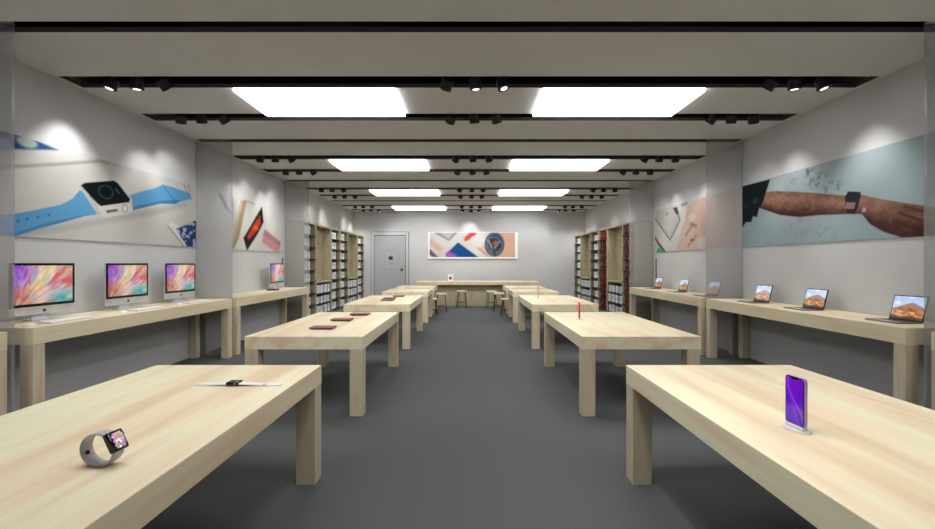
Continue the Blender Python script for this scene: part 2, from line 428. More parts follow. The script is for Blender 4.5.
# ================================================================ POSTERS
def pw(side, x, y):
    """photo pixel on a side wall -> (distance along the wall, height)"""
    lat = abs(x-CX); D = (WX-.0135)*FPX/lat
    return (D, H-(y-CY)*D/FPX)
PZ0, PZ1 = 1.885, 2.945
def poster(side, y0, y1, label, paint):
    s = -1 if side == 'left' else 1
    r = thing('wall_poster', label, 'poster', (s*WX, (y0+y1)/2, PZ0), 0, 'long posters on the side walls')
    hl = (y1-y0)/2
    x0, x1 = sorted((0, -s*.012))
    box_obj('backing_board', (x0, x1, -hl, hl, 0, PZ1-PZ0), M_WHITE, r)
    p = Paint(y0, y1, PZ0, PZ1, 420, 130, (205, 203, 200)); p.ink = .86
    paint(p)
    p.build('print', lambda u, v: (-s*.0135, u-(y0+y1)/2, v-PZ0), M_PRINT, r)
    return r
def L(pts): return [pw('l', *q) for q in pts]
def paint_blue(p):
    n = vnoise(p.U*1.5, p.V*2, 3); p.C[:] = np.array((206, 204, 200))-(n[..., None]-.5)*10
    p.poly(L([(-70, 108), (-70, 150), (0, 149), (16, 149), (58, 150), (30, 138), (0, 126)]), (38, 78, 140), .03)
    p.ell(pw('l', 27, 142), .12, .06, (190, 205, 200), .5); p.ell(pw('l', 2, 143), .1, .07, (150, 170, 190), .5)
    p.line(L([(-60, 170), (16, 166.5), (60, 164), (100, 161), (108, 163)]), .015, (128, 124, 122), .05, .9)
    p.line(L([(92, 160), (130, 168), (112, 175)]), .03, (175, 172, 170), .12, .5)
    # shadow of the watch printed in the picture
    p.poly(L([(0, 226), (60, 226), (100, 219), (130, 213), (160, 208), (186, 202), (188, 206), (150, 216), (90, 226), (20, 238), (0, 240)]), (178, 176, 176), .08, .8)
    p.poly(L([(-70, 226), (0, 215.5), (16, 213.6), (40, 209), (60, 205), (72, 199), (80, 190), (96, 203), (100, 214), (85, 216), (60, 223), (40, 228), (16, 236), (-70, 243)]), (96, 163, 212), .012)
    p.poly(L([(60, 223), (40, 228), (16, 236), (-40, 240), (16, 232.5), (40, 225), (60, 220), (90, 214)]), (72, 134, 184), .02)
    for q in ((4, 223), (18, 221), (27, 219), (38, 217), (49, 215)): p.ell(pw('l', *q), .017, .012, (48, 100, 145), .4)
    p.poly(L([(127, 196), (142, 191.5), (155, 188), (163, 184.5), (172, 187), (190, 193), (192, 199), (181, 201.5), (175, 204), (160, 203.5), (150, 206), (133, 210)]), (96, 163, 212), .012)
    p.poly(L([(133, 207), (160, 201), (172, 200), (181, 200), (175, 204), (160, 203.5), (133, 210)]), (70, 132, 182), .02)
    p.line(L([(163, 186), (171, 196), (177, 203)]), .02, (66, 126, 176), .02)
    p.line(L([(184, 185), (187, 191)]), .016, (110, 110, 110), .02); p.line(L([(188, 185), (190, 191)]), .016, (110, 110, 110), .02)
    p.poly(L([(79, 186), (83, 182), (115, 180), (119, 183), (132, 199), (133, 210), (127, 214), (103, 217.5), (97, 214)]), (196, 196, 194), .012)
    p.poly(L([(97, 207), (100, 205), (131, 203), (133, 210), (127, 214), (103, 217.5)]), (216, 216, 212), .012)
    p.poly(L([(81, 185.5), (85, 183), (114, 180.7), (118, 183.5), (130, 199), (129, 202), (101, 206), (97, 203)]), (10, 12, 16), .012)
    p.ring(pw('l', 106, 192), .115, .085, .10, (28, 70, 90), .9); p.ell(pw('l', 106, 192), .05, .04, (4, 5, 8), .3)
    p.line(L([(90, 196), (96, 201)]), .014, (40, 90, 110), .02); p.line(L([(116, 189), (119, 193)]), .014, (90, 130, 150), .02)
    p.ell(pw('l', 125, 208.5), .045, .05, (232, 232, 228), .15); p.ring(pw('l', 125, 208.5), .045, .05, .12, (120, 120, 118))
    p.poly(L([(106, 210.5), (117, 209), (118, 211), (107, 213)]), (90, 90, 88), .015)
    p.poly(L([(168, 225), (172, 222), (178, 226), (192, 247), (184, 247)]), (224, 224, 220), .02); p.line(L([(168, 226), (184, 246)]), .02, (140, 140, 140), .03)
    n2 = vnoise(p.U*14, p.V*18, 5)
    a = np.clip(.5-sd_poly(p.U, p.V, L([(176, 229), (199, 219), (203, 219), (203, 248), (188, 248)]))/.02, 0, 1)
    c = np.where(n2[..., None] > .52, np.array((170, 185, 205)), np.array((40, 66, 120)))
    p.C = p.C*(1-a[..., None])+c*a[..., None]
poster('left', 4.24, 7.975, 'long poster of a smartwatch on a sky blue strap above the desktop computers', paint_blue)
def paint_gold(p):
    p.C[:] = (218, 217, 213)
    p.poly(L([(218, 193), (222, 194), (228, 208), (232, 214), (226, 210)]), (96, 112, 165), .05)
    p.poly(L([(230, 196), (236, 200), (233, 215)]), (200, 198, 200), .1)
    p.line(L([(246, 200), (255, 205)]), .02, (160, 150, 140), .05)
    p.poly(L([(241, 200), (247, 200), (239, 238), (234, 248), (231, 249), (232, 242)]), (176, 156, 126), .04)
    p.poly(L([(241, 200), (243, 200), (235, 238), (231, 249), (232, 242)]), (206, 190, 164), .03)
    p.poly(L([(262, 207), (263.5, 222), (258, 233), (247, 250.5), (243.5, 238)]), (30, 26, 28), .05)
    p.poly(L([(260, 215), (261, 224), (256, 232), (249, 240), (247, 237), (253, 225)]), (206, 62, 44), .08)
    p.ell(pw('l', 256, 228), .12, .05, (236, 100, 70), .8)
    p.poly(L([(265, 230), (268, 232), (281, 243), (279, 252), (275, 252), (262, 242)]), (208, 150, 150), .08)
    p.poly(L([(265, 230), (268, 232), (281, 243), (280, 246), (263, 235)]), (184, 128, 130), .08)
poster('left', 8.02, 11.55, 'long poster of a gold band, black phone and pink phone, beyond the blue strap poster', paint_gold)
def paint_arm(p):
    n = vnoise(p.U*2, p.V*3, 9); base = np.array((160, 178, 183)); t = (p.V-PZ0)/(PZ1-PZ0)
    p.C[:] = base+(n[..., None]-.5)*14+(.5-t[..., None])*np.array((-10, -6, -4))
    p.ell(pw('r', 800, 205), .5, .5, (186, 198, 202), 1.4, .6)
    n2 = vnoise(p.U*18, p.V*18, 21)
    for c, ru, rv in (((808, 172), .10, .06), ((818, 180), .16, .08), ((833, 187), .12, .06)):
        du = (p.U-pw('r', *c)[0])/ru; dv = (p.V-pw('r', *c)[1])/rv
        p.lay(np.clip(1-np.hypot(du, dv)*.6, 0, 1)*(n2 > .53)*.75, (70, 88, 94))
    for c, ru, rv in (((797, 226), .2, .12), ((825, 235), .16, .12), ((790, 180), .2, .1)):
        du = (p.U-pw('r', *c)[0])/ru; dv = (p.V-pw('r', *c)[1])/rv
        p.lay(np.clip(1-np.hypot(du, dv)*.6, 0, 1)*(n2 > .6)*.4, (110, 130, 136))
    arm = L([(757, 207), (762, 193), (775, 191), (790, 191.5), (815, 193), (845, 195.5), (858, 194), (880, 199), (905, 203), (935, 207), (985, 214), (990, 246), (950, 238), (925, 238), (903, 238), (882, 231), (870, 224), (862, 214), (846, 214), (820, 215), (800, 217), (780, 215)])
    a = np.clip(.5-sd_poly(p.U, p.V, arm)/.015, 0, 1)
    m = vnoise(p.U*6, p.V*12, 33)[..., None]; m2 = vnoise(p.U*18, p.V*22, 35)[..., None]
    sdv = np.clip(-sd_poly(p.U, p.V, arm)/.12, 0, 1)[..., None]
    top = np.clip((p.V-(2.12+(p.U-5)*.16))/.24+.4, 0, 1)[..., None]
    c = np.array((76, 48, 42))+(np.array((160, 120, 102))-np.array((76, 48, 42)))*np.clip(-.12+.3*sdv+.85*top+(m-.5)*.45+(m2-.5)*.45, 0, 1)
    p.C = p.C*(1-a[..., None])+c*a[..., None]
    for q in ([(905, 206), (935, 215), (985, 226)], [(900, 213), (925, 222), (985, 234)], [(893, 220), (915, 229), (960, 238)]):
        p.line(L(q), .02, (66, 38, 32), .03, .8)
    p.poly(L([(736, 188), (770, 179.5), (766, 192), (763, 202), (759, 208), (757, 217), (753, 216), (751, 222), (746, 222), (742, 228), (736, 232)]), (24, 32, 36), .02)
    p.ell(pw('r', 755, 201), .09, .05, (52, 66, 76), .9, .7); p.ell(pw('r', 746, 206), .09, .04, (46, 56, 60), .9, .7)
    p.poly(L([(845, 197), (848, 192), (852, 192), (861, 194), (858, 207), (855, 214), (846, 213)]), (52, 42, 48), .01)
    p.poly(L([(848, 191.5), (861, 192), (857, 200), (846, 199)]), (36, 40, 52), .01)
    p.poly(L([(846, 202), (856, 202.5), (854, 209), (845, 209)]), (150, 116, 120), .015)
    p.ell(pw('r', 864, 210), .03, .03, (176, 160, 156), .4)
poster('right', 4.24, 7.975, 'long pale blue poster of an outstretched forearm wearing a watch', paint_arm)
def paint_pink(p):
    p.C[:] = (212, 211, 207)
    p.poly(L([(688, 206), (697, 199), (706, 196), (737, 188), (737, 250), (676, 252), (679, 238), (684, 222)]), (212, 182, 168), .06)
    p.ell(pw('r', 702, 243), .2, .14, (212, 208, 205), .4); p.ell(pw('r', 692, 217), .16, .08, (216, 206, 198), .5)
    p.poly(L([(652, 214), (672, 206), (681, 218), (670, 240)]), (196, 195, 192), .03)
    p.line(L([(652, 214), (670, 240), (680, 220), (677, 212)]), .035, (110, 108, 106), .05)
    p.poly(L([(673, 208), (677, 207), (679, 214), (676, 214)]), (70, 68, 72), .04); p.ell(pw('r', 667, 214), .06, .05, (150, 148, 146), .5)
    p.line(L([(682, 205), (687, 203)]), .05, (140, 136, 136), .06)
    p.line(L([(686, 235), (693, 224)]), .04, (150, 118, 110), .08); p.line(L([(691, 224), (696, 226)]), .05, (130, 110, 106), .08)
    p.line(L([(688, 246), (696, 236)]), .04, (160, 126, 116), .08); p.ell(pw('r', 692, 240), .08, .03, (120, 104, 102), .7)
    p.line(L([(652, 232), (658, 243), (665, 252)]), .06, (58, 46, 52), .05)
    p.poly(L([(652, 237), (656, 245), (655, 252), (652, 252)]), (200, 140, 150), .06)
    p.poly(L([(658, 247), (664, 251), (664, 256), (655, 256)]), (60, 170, 120), .06)
poster('right', 8.02, 11.72, 'long poster of a laptop outline and a pink phone, left of the arm poster', paint_pink)

# back poster
r = thing('wall_poster', 'framed poster of phones and a watch centred on the back wall above the counter', 'poster', (.155, YB, 1.80), 0)
bm = bmesh.new()
bx(bm, -1.825, 1.825, -.05, 0, 0, 1.075, bevel=.006)
mk('frame', bm, M_WHITE, r)
def bw(x, y): return ((x-CX)*(YB-.05)/FPX, H-(y-CY)*(YB-.05)/FPX)
def B(pts): return [bw(*q) for q in pts]
p = Paint(*[bw(429.5, 0)[0], bw(515.2, 0)[0], bw(0, 257.2)[1], bw(0, 232.6)[1]], 260, 80, (222, 219, 216)); p.ink = .84
p.poly(B([(479, 249), (490, 238), (491, 232), (517, 232), (517, 258), (492, 258)]), (232, 186, 164), .1)
p.poly(B([(433, 232), (458, 232), (449, 241)]), (150, 148, 150), .06); p.poly(B([(438, 232), (455, 232), (448.5, 239)]), (196, 194, 196), .05)
p.poly(B([(429, 240), (432, 238.5), (443, 249), (440, 252), (429, 244)]), (226, 186, 172), .12)
p.poly(B([(429, 249), (431, 250), (438, 257), (433, 257), (429, 254)]), (110, 100, 104), .06)
p.poly(B([(446, 254), (458, 242.5), (478, 257), (450, 257.4), (446.5, 256)]), (22, 82, 140), .06)
p.poly(B([(446, 254), (449, 251), (456, 255), (458, 258), (450, 258), (446, 256)]), (176, 96, 190), .14)
p.ell(bw(468.5, 237), .22, .10, (224, 92, 80), .35, rot=.7); p.ell(bw(473, 233.5), .18, .10, (220, 84, 78), .35, rot=.5)
p.line(B([(478, 248), (489, 257)]), .05, (170, 150, 142), .08)
p.ell(bw(494.5, 244.5), .41, .50, (96, 108, 120), .08); p.ell(bw(495, 243), .28, .34, (60, 66, 76), .15)
p.line(B([(488, 240), (493, 250), (500, 241)]), .07, (150, 160, 170), .05); p.line(B([(489, 238), (497, 237), (501, 243)]), .06, (70, 128, 168), .05)
p.poly(B([(492, 243), (496, 240), (499, 243), (495, 247)]), (170, 96, 76), .05)
p.line(B([(493, 248), (495, 255)]), .06, (52, 54, 60), .05)
p.build('print', lambda u, v: (u-.155, -.053, v-1.80), M_PRINT, r)

# thin black strips at the far end of the wall bays
for s, side in ((-1, 'left'), (1, 'right')):
    o = box_obj('wall_strip', (s*WX-.012, s*WX+.012, 11.66, 11.70, 1.22, 1.74), M_BLK)
    tag(o, 'thin black vertical strip on the %s wall beside the third glass fin' % side, 'wall strip')

# ================================================================ DOOR
D0, D1, DZ = -4.01, -2.485, 2.895
d = struct(bpy.data.objects.new('door_1', None)); COL.objects.link(d); d.location = ((D0+D1)/2, YB, 0)
w = (D1-D0)/2
bm = bmesh.new()
bx(bm, -w, -w+.11, -.05, 0, 0, DZ, bevel=.006); bx(bm, w-.11, w, -.05, 0, 0, DZ, bevel=.006); bx(bm, -w+.11, w-.11, -.05, 0, DZ-.13, DZ, bevel=.006)
mk('door_frame', bm, M_DOORF, d)
bm = bmesh.new(); bx(bm, -w-.015, w+.015, -.012, 0, 0, DZ+.015); mk('shadow_gap', bm, M_DARKLINE, d)
leaf = box_obj('door_leaf', (-w+.128, w-.128, -.03, -.008, .01, DZ-.148), M_DOOR, d, .003)
bm = bmesh.new(); kx = (401.9-CX)*YB/FPX-(D0+D1)/2; kz = H-(269.7-CY)*YB/FPX
cyl(bm, (kx, -.03, kz), (kx, -.085, kz), .016, seg=14); cyl(bm, (kx, -.08, kz), (kx, -.11, kz), .04, .03, seg=18); cyl(bm, (kx, -.03, kz), (kx, -.036, kz), .048, seg=18)
mk('door_knob', bm, M_BLK, d, True)
# sign on the door: thin outline, dark fruit mark with leaf, lines of small lettering
sx0, sx1, sz0, sz1 = [(385.2-CX)*YB/FPX, (397.4-CX)*YB/FPX, H-(269.8-CY)*YB/FPX, H-(252-CY)*YB/FPX]
c0 = (D0+D1)/2; sx0 -= c0; sx1 -= c0
bm = bmesh.new(); bx(bm, sx0, sx1, -.034, -.030, sz0, sz1)
sign = mk('sign_plate', bm, mat('sign_grey', (163, 164, 167), .5), d)
bm = bmesh.new()
for (a, b, z0, z1) in ((sx0, sx1, sz1-.008, sz1), (sx0, sx0+.008, sz0, sz1), (sx1-.008, sx1, sz0, sz1), (sx0, sx1, sz0, sz0+.008)):
    bx(bm, a, b, -.036, -.034, z0, z1)
mk('sign_border', bm, mat('line_grey', (128, 129, 133), .5), sign)
def fruit_mark(bm, cx, cz, s, y0, y1):
    """apple silhouette with a bite and a leaf, s = height"""
    pts = []
    for k in range(48):
        a = 2*math.pi*k/48
        r = .42*(1+.10*math.cos(2*a)-.0*math.sin(a))
        x = r*math.cos(a)*.98; z = r*math.sin(a)*1.02
        if z > .3: z -= .10*math.exp(-(x/.10)**2)
        if z < -.35: z += .05*math.exp(-(x/.08)**2)
        dx, dz = x-.52, z-.05
        dd = math.hypot(dx, dz)
        if dd < .21: x, z = .52+dx/dd*.21, .05+dz/dd*.21
        pts.append((x, z-.08))
    def solid(pp):
        f = [bm.verts.new((cx+x*s, y0, cz+z*s)) for x, z in pp]; b = [bm.verts.new((cx+x*s, y1, cz+z*s)) for x, z in pp]
        bm.faces.new(f); bm.faces.new(b[::-1])
        for i in range(len(pp)): bm.faces.new((f[i], f[(i+1) % len(pp)], b[(i+1) % len(pp)], b[i]))
    solid(pts)
    solid([(.0, .36), (.02, .47), (.10, .56), (.17, .57), (.15, .46), (.08, .38)])
bm = bmesh.new(); fruit_mark(bm, (391-CX)*YB/FPX-c0, H-(257.6-CY)*YB/FPX, .22, -.037, -.034)
mk('logo', bm, mat('logo_black', (28, 28, 30), .5), sign)
bm = bmesh.new(); mx_ = (sx0+sx1)/2
rs = random.Random(3)
for zz, half in ((H-(262.0-CY)*YB/FPX, .12), (H-(263.6-CY)*YB/FPX, .15), (H-(265.2-CY)*YB/FPX, .10), (sz0+.03, .22)):
    x = -half
    while x < half:
        l = rs.uniform(.02, .05); bx(bm, mx_+x, mx_+min(half, x+l), -.0365, -.034, zz-.009, zz+.009); x += l+.012
mk('lettering', bm, mat('text_grey', (122, 122, 126), .5), sign)

# ================================================================ BACK COUNTER AND STOOLS
CTZ = .925
r = thing('service_counter', 'long wood-fronted service counter across the back wall', 'counter', (.3, 17.6, 0))
box_obj('countertop', (-2.3, 2.3, -.60, .62, CTZ-.115, CTZ), M_BENCH, r, .005)
bm = bmesh.new()
n = 23
for i in range(n): bx(bm, -2.28+i*4.56/n+.003, -2.28+(i+1)*4.56/n-.003, -.33, -.305, 0, CTZ-.116)
mk('front_panel', bm, M_SHELFW, r)
box_obj('body', (-2.28, 2.28, -.305, .60, 0, CTZ-.116), M_SHELFW, r)
r = thing('product_box', 'small white box with a red fruit mark standing on the back counter', 'box', ((450.6-CX)*17.5/FPX, 17.5, CTZ))
box_obj('carton', (-.10, .10, -.03, .03, 0, .27), M_WHITE, r, .004)
bm = bmesh.new(); fruit_mark(bm, 0, .135, .15, -.033, -.030); mk('emblem', bm, M_RED, r)

def make_stool():
    r = thing('bar_stool', 'x', 'stool')
    box_obj('seat', (-.17, .17, -.15, .15, .57, .62), M_BENCH, r, .012)
    for sx in (-1, 1):
        for sy in (-1, 1):
            bm = bmesh.new(); tube(bm, [(sx*.12, sy*.10, .57), (sx*.15, sy*.13, .30), (sx*.18, sy*.16, .0)], .011)
            mk('leg', bm, mat('stool_metal', (70, 70, 72), .4, metal=.7), r, True)
    bm = bmesh.new(); q = .158
    tube(bm, [(-q, -q+.02, .2), (q, -q+.02, .2)], .009); tube(bm, [(-q, q-.02, .2), (q, q-.02, .2)], .009)
    tube(bm, [(-q, -q+.02, .2), (-q, q-.02, .2)], .009); tube(bm, [(q, -q+.02, .2), (q, q-.02, .2)], .009)
    mk('footrest', bm, MATS['stool_metal'], r, True)
    return r
sp = make_stool()
stools = [(-1.17, 14.25, 'left of the aisle between the two rearmost tables'), (1.17, 14.25, 'right of the aisle between the two rearmost tables'),
          (-.93, 15.3, 'at the aisle side of the farthest left table'), (-.27, 16.75, 'before the middle of the back counter'),
          (.80, 16.55, 'before the right half of the back counter'), (1.0, 15.45, 'at the aisle side of the farthest right table')]
for i, (x, y, t) in enumerate(stools):
    r = sp if i == 0 else copy_tree(sp)
    r.location = (x, y, 0); r.scale = (1, 1, .84 if i < 2 else 1); r.rotation_euler = (0, 0, [0, 0, .1, -.1, .2, .0][i])
    r['label'] = 'wood seat stool with thin metal legs, ' + t
    r['group'] = 'bar stools at the back of the store'

# ================================================================ SHELVING
SX = 4.32
def make_shelving(side, near, label):
    """unit seen from the aisle: three columns along y; returns fill slots"""
    s = -1 if side == 'left' else 1
    y0 = 12.0 if near else 15.42; y1 = y0+3.4; zt = 2.73
    r = thing('shelving_unit', label, 'shelving', (s*WX, y0, 0), 0, 'tall maple shelving along the side walls')
    def b(name, xa, xb, ya, yb, za, zb, m, parent=r, bev=.003):
        # xa, xb measured out from the wall
        lo, hi = sorted((-s*xa, -s*xb)); return box_obj(name, (lo, hi, ya, yb, za, zb), m, parent, bev)
    dep = WX-SX
    b('back_panel', .002, .03, .0, 3.40, 0, zt, M_SHELFW)
    b('top_panel', .03, dep, .0, 3.40, zt-.05, zt, M_SHELFW); b('plinth', .03, dep-.02, .0, 3.40, 0, .09, M_SHELFW)
    cols = [(.05, .92), (1.02, 2.38), (2.48, 3.35)]
    for ya, yb in ((0, .05), (.92, 1.02), (2.38, 2.48), (3.35, 3.40)):
        b('upright', .03, dep, ya, yb, .09, zt-.05, M_SHELFW)
    slots = []
    for ci, (ya, yb) in enumerate(cols):
        if ci == 1:
            b('open_panel', .12, .15, ya, yb, 1.1, zt-.05, M_SHELFW)
            b('ledge', .03, dep, ya, yb, 1.04, 1.09, M_SHELFW)
            b('dark_backing', .03, .04, ya, yb, .09, 1.04, M_DKBACK)
            for k, z in enumerate((.12, .42, .72)):
                b('shelf', .04, dep+.01, ya, yb, z, z+.022, M_DKSHELF); slots.append((ci, k, z+.022, ya, yb))
        else:
            b('dark_backing', .03, .04, ya, yb, .09, zt-.05, M_DKBACK)
            for k in range(8):
                z = 2.36-.318*k
                b('shelf', .04, dep+.035, ya, yb, z, z+.022, M_DKSHELF); slots.append((ci, k, z+.022, ya, yb))
    return r, s, y0, slots
box_protos = {}
def carton(kind):
    if kind not in box_protos:
        w, d_, h, m = [(.17, .13, .21, M_BOX), (.13, .12, .19, M_BOX), (.20, .13, .16, M_BOX2), (.15, .13, .23, M_BOX)][kind]
        r = box_obj('product_box', (-d_/2, d_/2, -w/2, w/2, 0, h), m, None, .004); tag(r, 'x', 'box')
        bm = bmesh.new(); bx(bm, -d_/2-.0015, d_/2+.0015, -w*.32, w*.32, h*.42, h*.8)
        mk('printed_label', bm, mat('grey_print', (196, 200, 206), .5), r)
        box_protos[kind] = [r, False]
    rec = box_protos[kind]
    if not rec[1]: rec[1] = True; return rec[0]
    return copy_tree(rec[0])
hp = None
def headphone():
    global hp
    if hp is None:
        r = thing('headphones', 'x', 'headphones')
        bm = bmesh.new()
        pts = [(0, -.105, .09)]+[(0, .085*math.sin(a), .12+.105*math.cos(a)) for a in np.linspace(-1.75, 1.75, 15)]
        pts[0] = (0, -.09, .05); pts.append((0, .09, .05))
        tube(bm, pts, .013, 8); mk('headband', bm, M_RED, r, True)
        for sy in (-1, 1):
            bm = bmesh.new(); cyl(bm, (0, sy*.065, .062), (0, sy*.115, .062), .046, .04, seg=20); mk('ear_cup', bm, M_RED, r, True)
        hp = r; return r
    return copy_tree(hp)
colname = {0: 'nearest', 1: 'middle', 2: 'farthest'}
def row_word(k, ci): return ORD[k]+(' shelf down' if ci != 1 else ' shelf up from floor')
along = ['nearest', 'second', 'middle', 'third', 'last', 'rearmost']
for side in ('left', 'right'):
    for near in (True, False):
        red = side == 'right' and near
        lab = {('left', True): 'tall maple shelving left, nearer unit beside the third glass fin', ('left', False): 'tall maple shelving left, farther unit next to the door',
               ('right', True): 'tall maple shelving right, nearer unit with red headphones', ('right', False): 'tall maple shelving right, farther unit of white boxes'}[(side, near)]
        r, s, y0, slots = make_shelving(side, near, lab)
        uw = '%s %s shelving' % ('nearer' if near else 'farther', side)
        rr = random.Random(11+(side == 'right')*5+near)
        for ci, k, z, ya, yb in slots:
            if red and ci != 1:
                n = 3
                for i in range(n):
                    h = headphone(); yy = y0+ya+(yb-ya)*(.17, .46, .75)[i]
                    h.location = (s*(SX+.07), yy, z); h.rotation_euler = (0, 0, s*rr.uniform(.1, .35))
                    h['label'] = 'red headphones, %s, %s, %s column of the nearer right shelving' % (['nearest', 'centre one', 'farthest one'][i], row_word(k, ci), colname[ci])
                    h['group'] = 'red headphones on the right shelving'
                continue
            n = 4 if ci == 1 else 2
            kind = rr.choice([0, 0, 1, 3]) if ci != 1 else rr.choice([1, 3])
            for i in range(n):
                o = carton(kind)
                yy = y0+ya+(yb-ya)*((i+.5)/n if n == 4 else (.2, .47)[i])+rr.uniform(-.03, .03)
                o.location = (s*(SX+.08), yy, z); o.rotation_euler = (0, 0, 0)
                o['label'] = 'white box, %s, %s, %s column, %s' % ([along[q] for q in ((0, 1, 3, 4) if n == 4 else (0, 4))][i], row_word(k, ci), colname[ci], uw)
                o['group'] = 'white boxes on the %s shelving' % side

# ================================================================ DESKTOP COMPUTERS (left benches)
def screen_streaks(w, h, nu=110, nv=64):
    p = Paint(0, 1, 0, 1, nu, nv, (200, 180, 190))
    ou, ov = -.05, -.35
    ang = np.arctan2(p.V-ov, (p.U-ou)*1.5); rad = np.hypot(p.U-ou, p.V-ov)
    n = vnoise(ang*16, rad*2.6, 4, 3); n2 = vnoise(ang*26, rad*3.5+9, 8, 2)
    stops = [(0, (90, 150, 170)), (.12, (224, 120, 70)), (.3, (226, 104, 84)), (.45, (222, 90, 130)), (.6, (232, 190, 90)), (.74, (224, 190, 150)), (.85, (150, 80, 190)), (1, (110, 50, 170))]
    t = np.clip(ang/1.35*.9+(n-.5)*.55, 0, 1)
    xs = [q[0] for q in stops]
    for c in range(3): p.C[..., c] = np.interp(t, xs, [q[1][c] for q in stops])
    p.lay(np.clip((n2-.47)*5, 0, .75), (232, 224, 214))
    p.lay(np.clip(1-np.hypot((p.U-0)/.45, (p.V-1)/.75), 0, 1)*1.2, (150, 60, 200))
    p.lay(np.clip(1-np.hypot((p.U-.02)/.4, (p.V-.12)/.45), 0, 1)*1.1, (170, 70, 60))
    p.lay(np.clip(1-np.hypot((p.U-.85)/.4, (p.V-.02)/.4), 0, 1)*1.2, (50, 160, 170))
    p.lay(np.clip(1-np.hypot((p.U-1)/.35, (p.V-.8)/.5), 0, 1)*.9, (216, 96, 70))
    p.lay(np.clip((n-.60)*4, 0, .6), (240, 222, 170)); m = vnoise(p.U*9, p.V*7, 12, 2); p.lay(np.clip((m-.5)*2, 0, .45), (150, 190, 190)); p.ink = .9
    return p
def make_imac():
    """faces +X; depth axis along y"""
    r = thing('desktop_computer', 'x', 'desktop computer')
    w, zb, zt = .372, .070, .605
    box_obj('aluminium_shell', (-.022, .0, -w, w, zb, zt), M_SIL, r, .008)
    box_obj('black_bezel', (.0, .004, -w, w, zb+.085, zt), M_GLOSSBLK, r, .0015)
    p = screen_streaks(1, 1)
    p.build('display', lambda u, v: (.0055, w-.03-(2*w-.06)*(1-u), zb+.115+v*(zt-zb-.140)), M_SCREEN, r)
    bm = bmesh.new(); f = bmesh.new(); fruit_mark(f, 0, zb+.042, .04, 0, .002)
    for v in f.verts: v.co = Vector((.0005+v.co.y, -v.co.x, v.co.z))
    mk('logo', f, mat('logo_black', (28, 28, 30), .5), r); bm.free()
    bm = bmesh.new()
    bx(bm, -.13, .08, -.11, .11, 0, .008, bevel=.003)
    bx(bm, -.0, .01, -.09, .09, 0, .0, )
    M = Matrix.Translation((-.085, 0, .14)) @ Matrix.Rotation(math.radians(-14), 4, 'Y')
    bx(bm, -.006, .006, -.09, .09, -.14, .16, M=M)
    mk('stand', bm, M_SIL, r)
    return r
def make_keyboard(dark=False):
    r = thing('keyboard', 'x', 'keyboard')
    box_obj('case', (-.07, .07, -.27, .27, 0, .012), M_SIL, r, .004)
    bm = bmesh.new()
    for a in range(5):
        for b in range(14):
            bx(bm, .055-.0245*(a+1)+.003, .055-.0245*a, -.255+b*.0365, -.255+b*.0365+.032, .012, .017)
    mk('keys', bm, M_WHITE, r)
    return r
def make_mouse():
    r = thing('mouse', 'x', 'mouse')
    bm = bmesh.new(); bmesh.ops.create_uvsphere(bm, u_segments=20, v_segments=10, radius=1)
    for v in bm.verts: v.co = Vector((v.co.x*.05, v.co.y*.034, max(0, v.co.z)*.016+.004 if v.co.z > 0 else .0))
    mk('shell', bm, M_WHITE, r, True)
    return r
im = make_imac(); kb = make_keyboard(); ms = make_mouse()
imacs = [(4.87, 'nearest of three on the left bench'), (6.07, 'middle of three on the left bench'), (7.18, 'farthest of three on the first left bench'), (10.78, 'alone on the second left bench')]
for i, (y, t) in enumerate(imacs):
    r = im if i == 0 else copy_tree(im)
    r.location = (-4.50, y, BH); r['label'] = 'desktop computer, multicoloured screen, '+t; r['group'] = 'desktop computers on the left benches'
    if i < 3:
        k = kb if i == 0 else copy_tree(kb)
        k.location = (-4.25, y-.0, BH); k['label'] = 'white keyboard before the desktop computer, '+t; k['group'] = 'keyboards on the left bench'
        m = ms if i == 0 else copy_tree(ms)
        m.location = (-4.27, y-.40, BH); m['label'] = 'small white mouse before the desktop computer, '+t; m['group'] = 'mice on the left bench'
o = box_obj('flat_box', (-4.50, -4.30, 10.22, 10.42, BH, BH+.028), M_BLK, None, .004)
tag(o, 'small flat black box on the second left bench before the single computer', 'box')

# ================================================================ LAPTOPS (right benches)
def screen_mountain():
    p = Paint(0, 1, 0, 1, 90, 56, (160, 180, 205))
    t = p.V[..., None]
    p.C[:] = np.array((196, 196, 198))*(1-t)+np.array((150, 175, 208))*t
    n = vnoise(p.U*6, p.V*6, 2); p.lay(np.clip((n-.5)*3, 0, .6), (220, 222, 226))
    p.poly([(0, .42), (.15, .5), (.3, .58), (.45, .66), (.6, .74), (.72, .70), (.85, .62), (1, .55), (1, 0), (0, 0)], (126, 116, 124), .03)
    p.poly([(.3, .55), (.5, .68), (.62, .66), (.7, .62), (.85, .52), (1, .46), (1, 0), (.2, 0)], (150, 104, 84), .12)
    m = vnoise(p.U*9, p.V*14, 6)
    p.poly([(0, .3), (.25, .42), (.5, .36), (.75, .42), (1, .34), (1, 0), (0, 0)], (176, 122, 72), .2)
    p.lay(np.clip((m-.5)*4, 0, .6)*(p.V < .5), (92, 52, 34)); p.lay(np.clip((.42-m)*5, 0, .6)*(p.V < .35), (232, 168, 84))
    p.ink = 1.08; p.poly([(0, 0), (0, .14), (.3, .08), (.7, .12), (1, .05), (1, 0)], (58, 40, 34), .06)
    return p
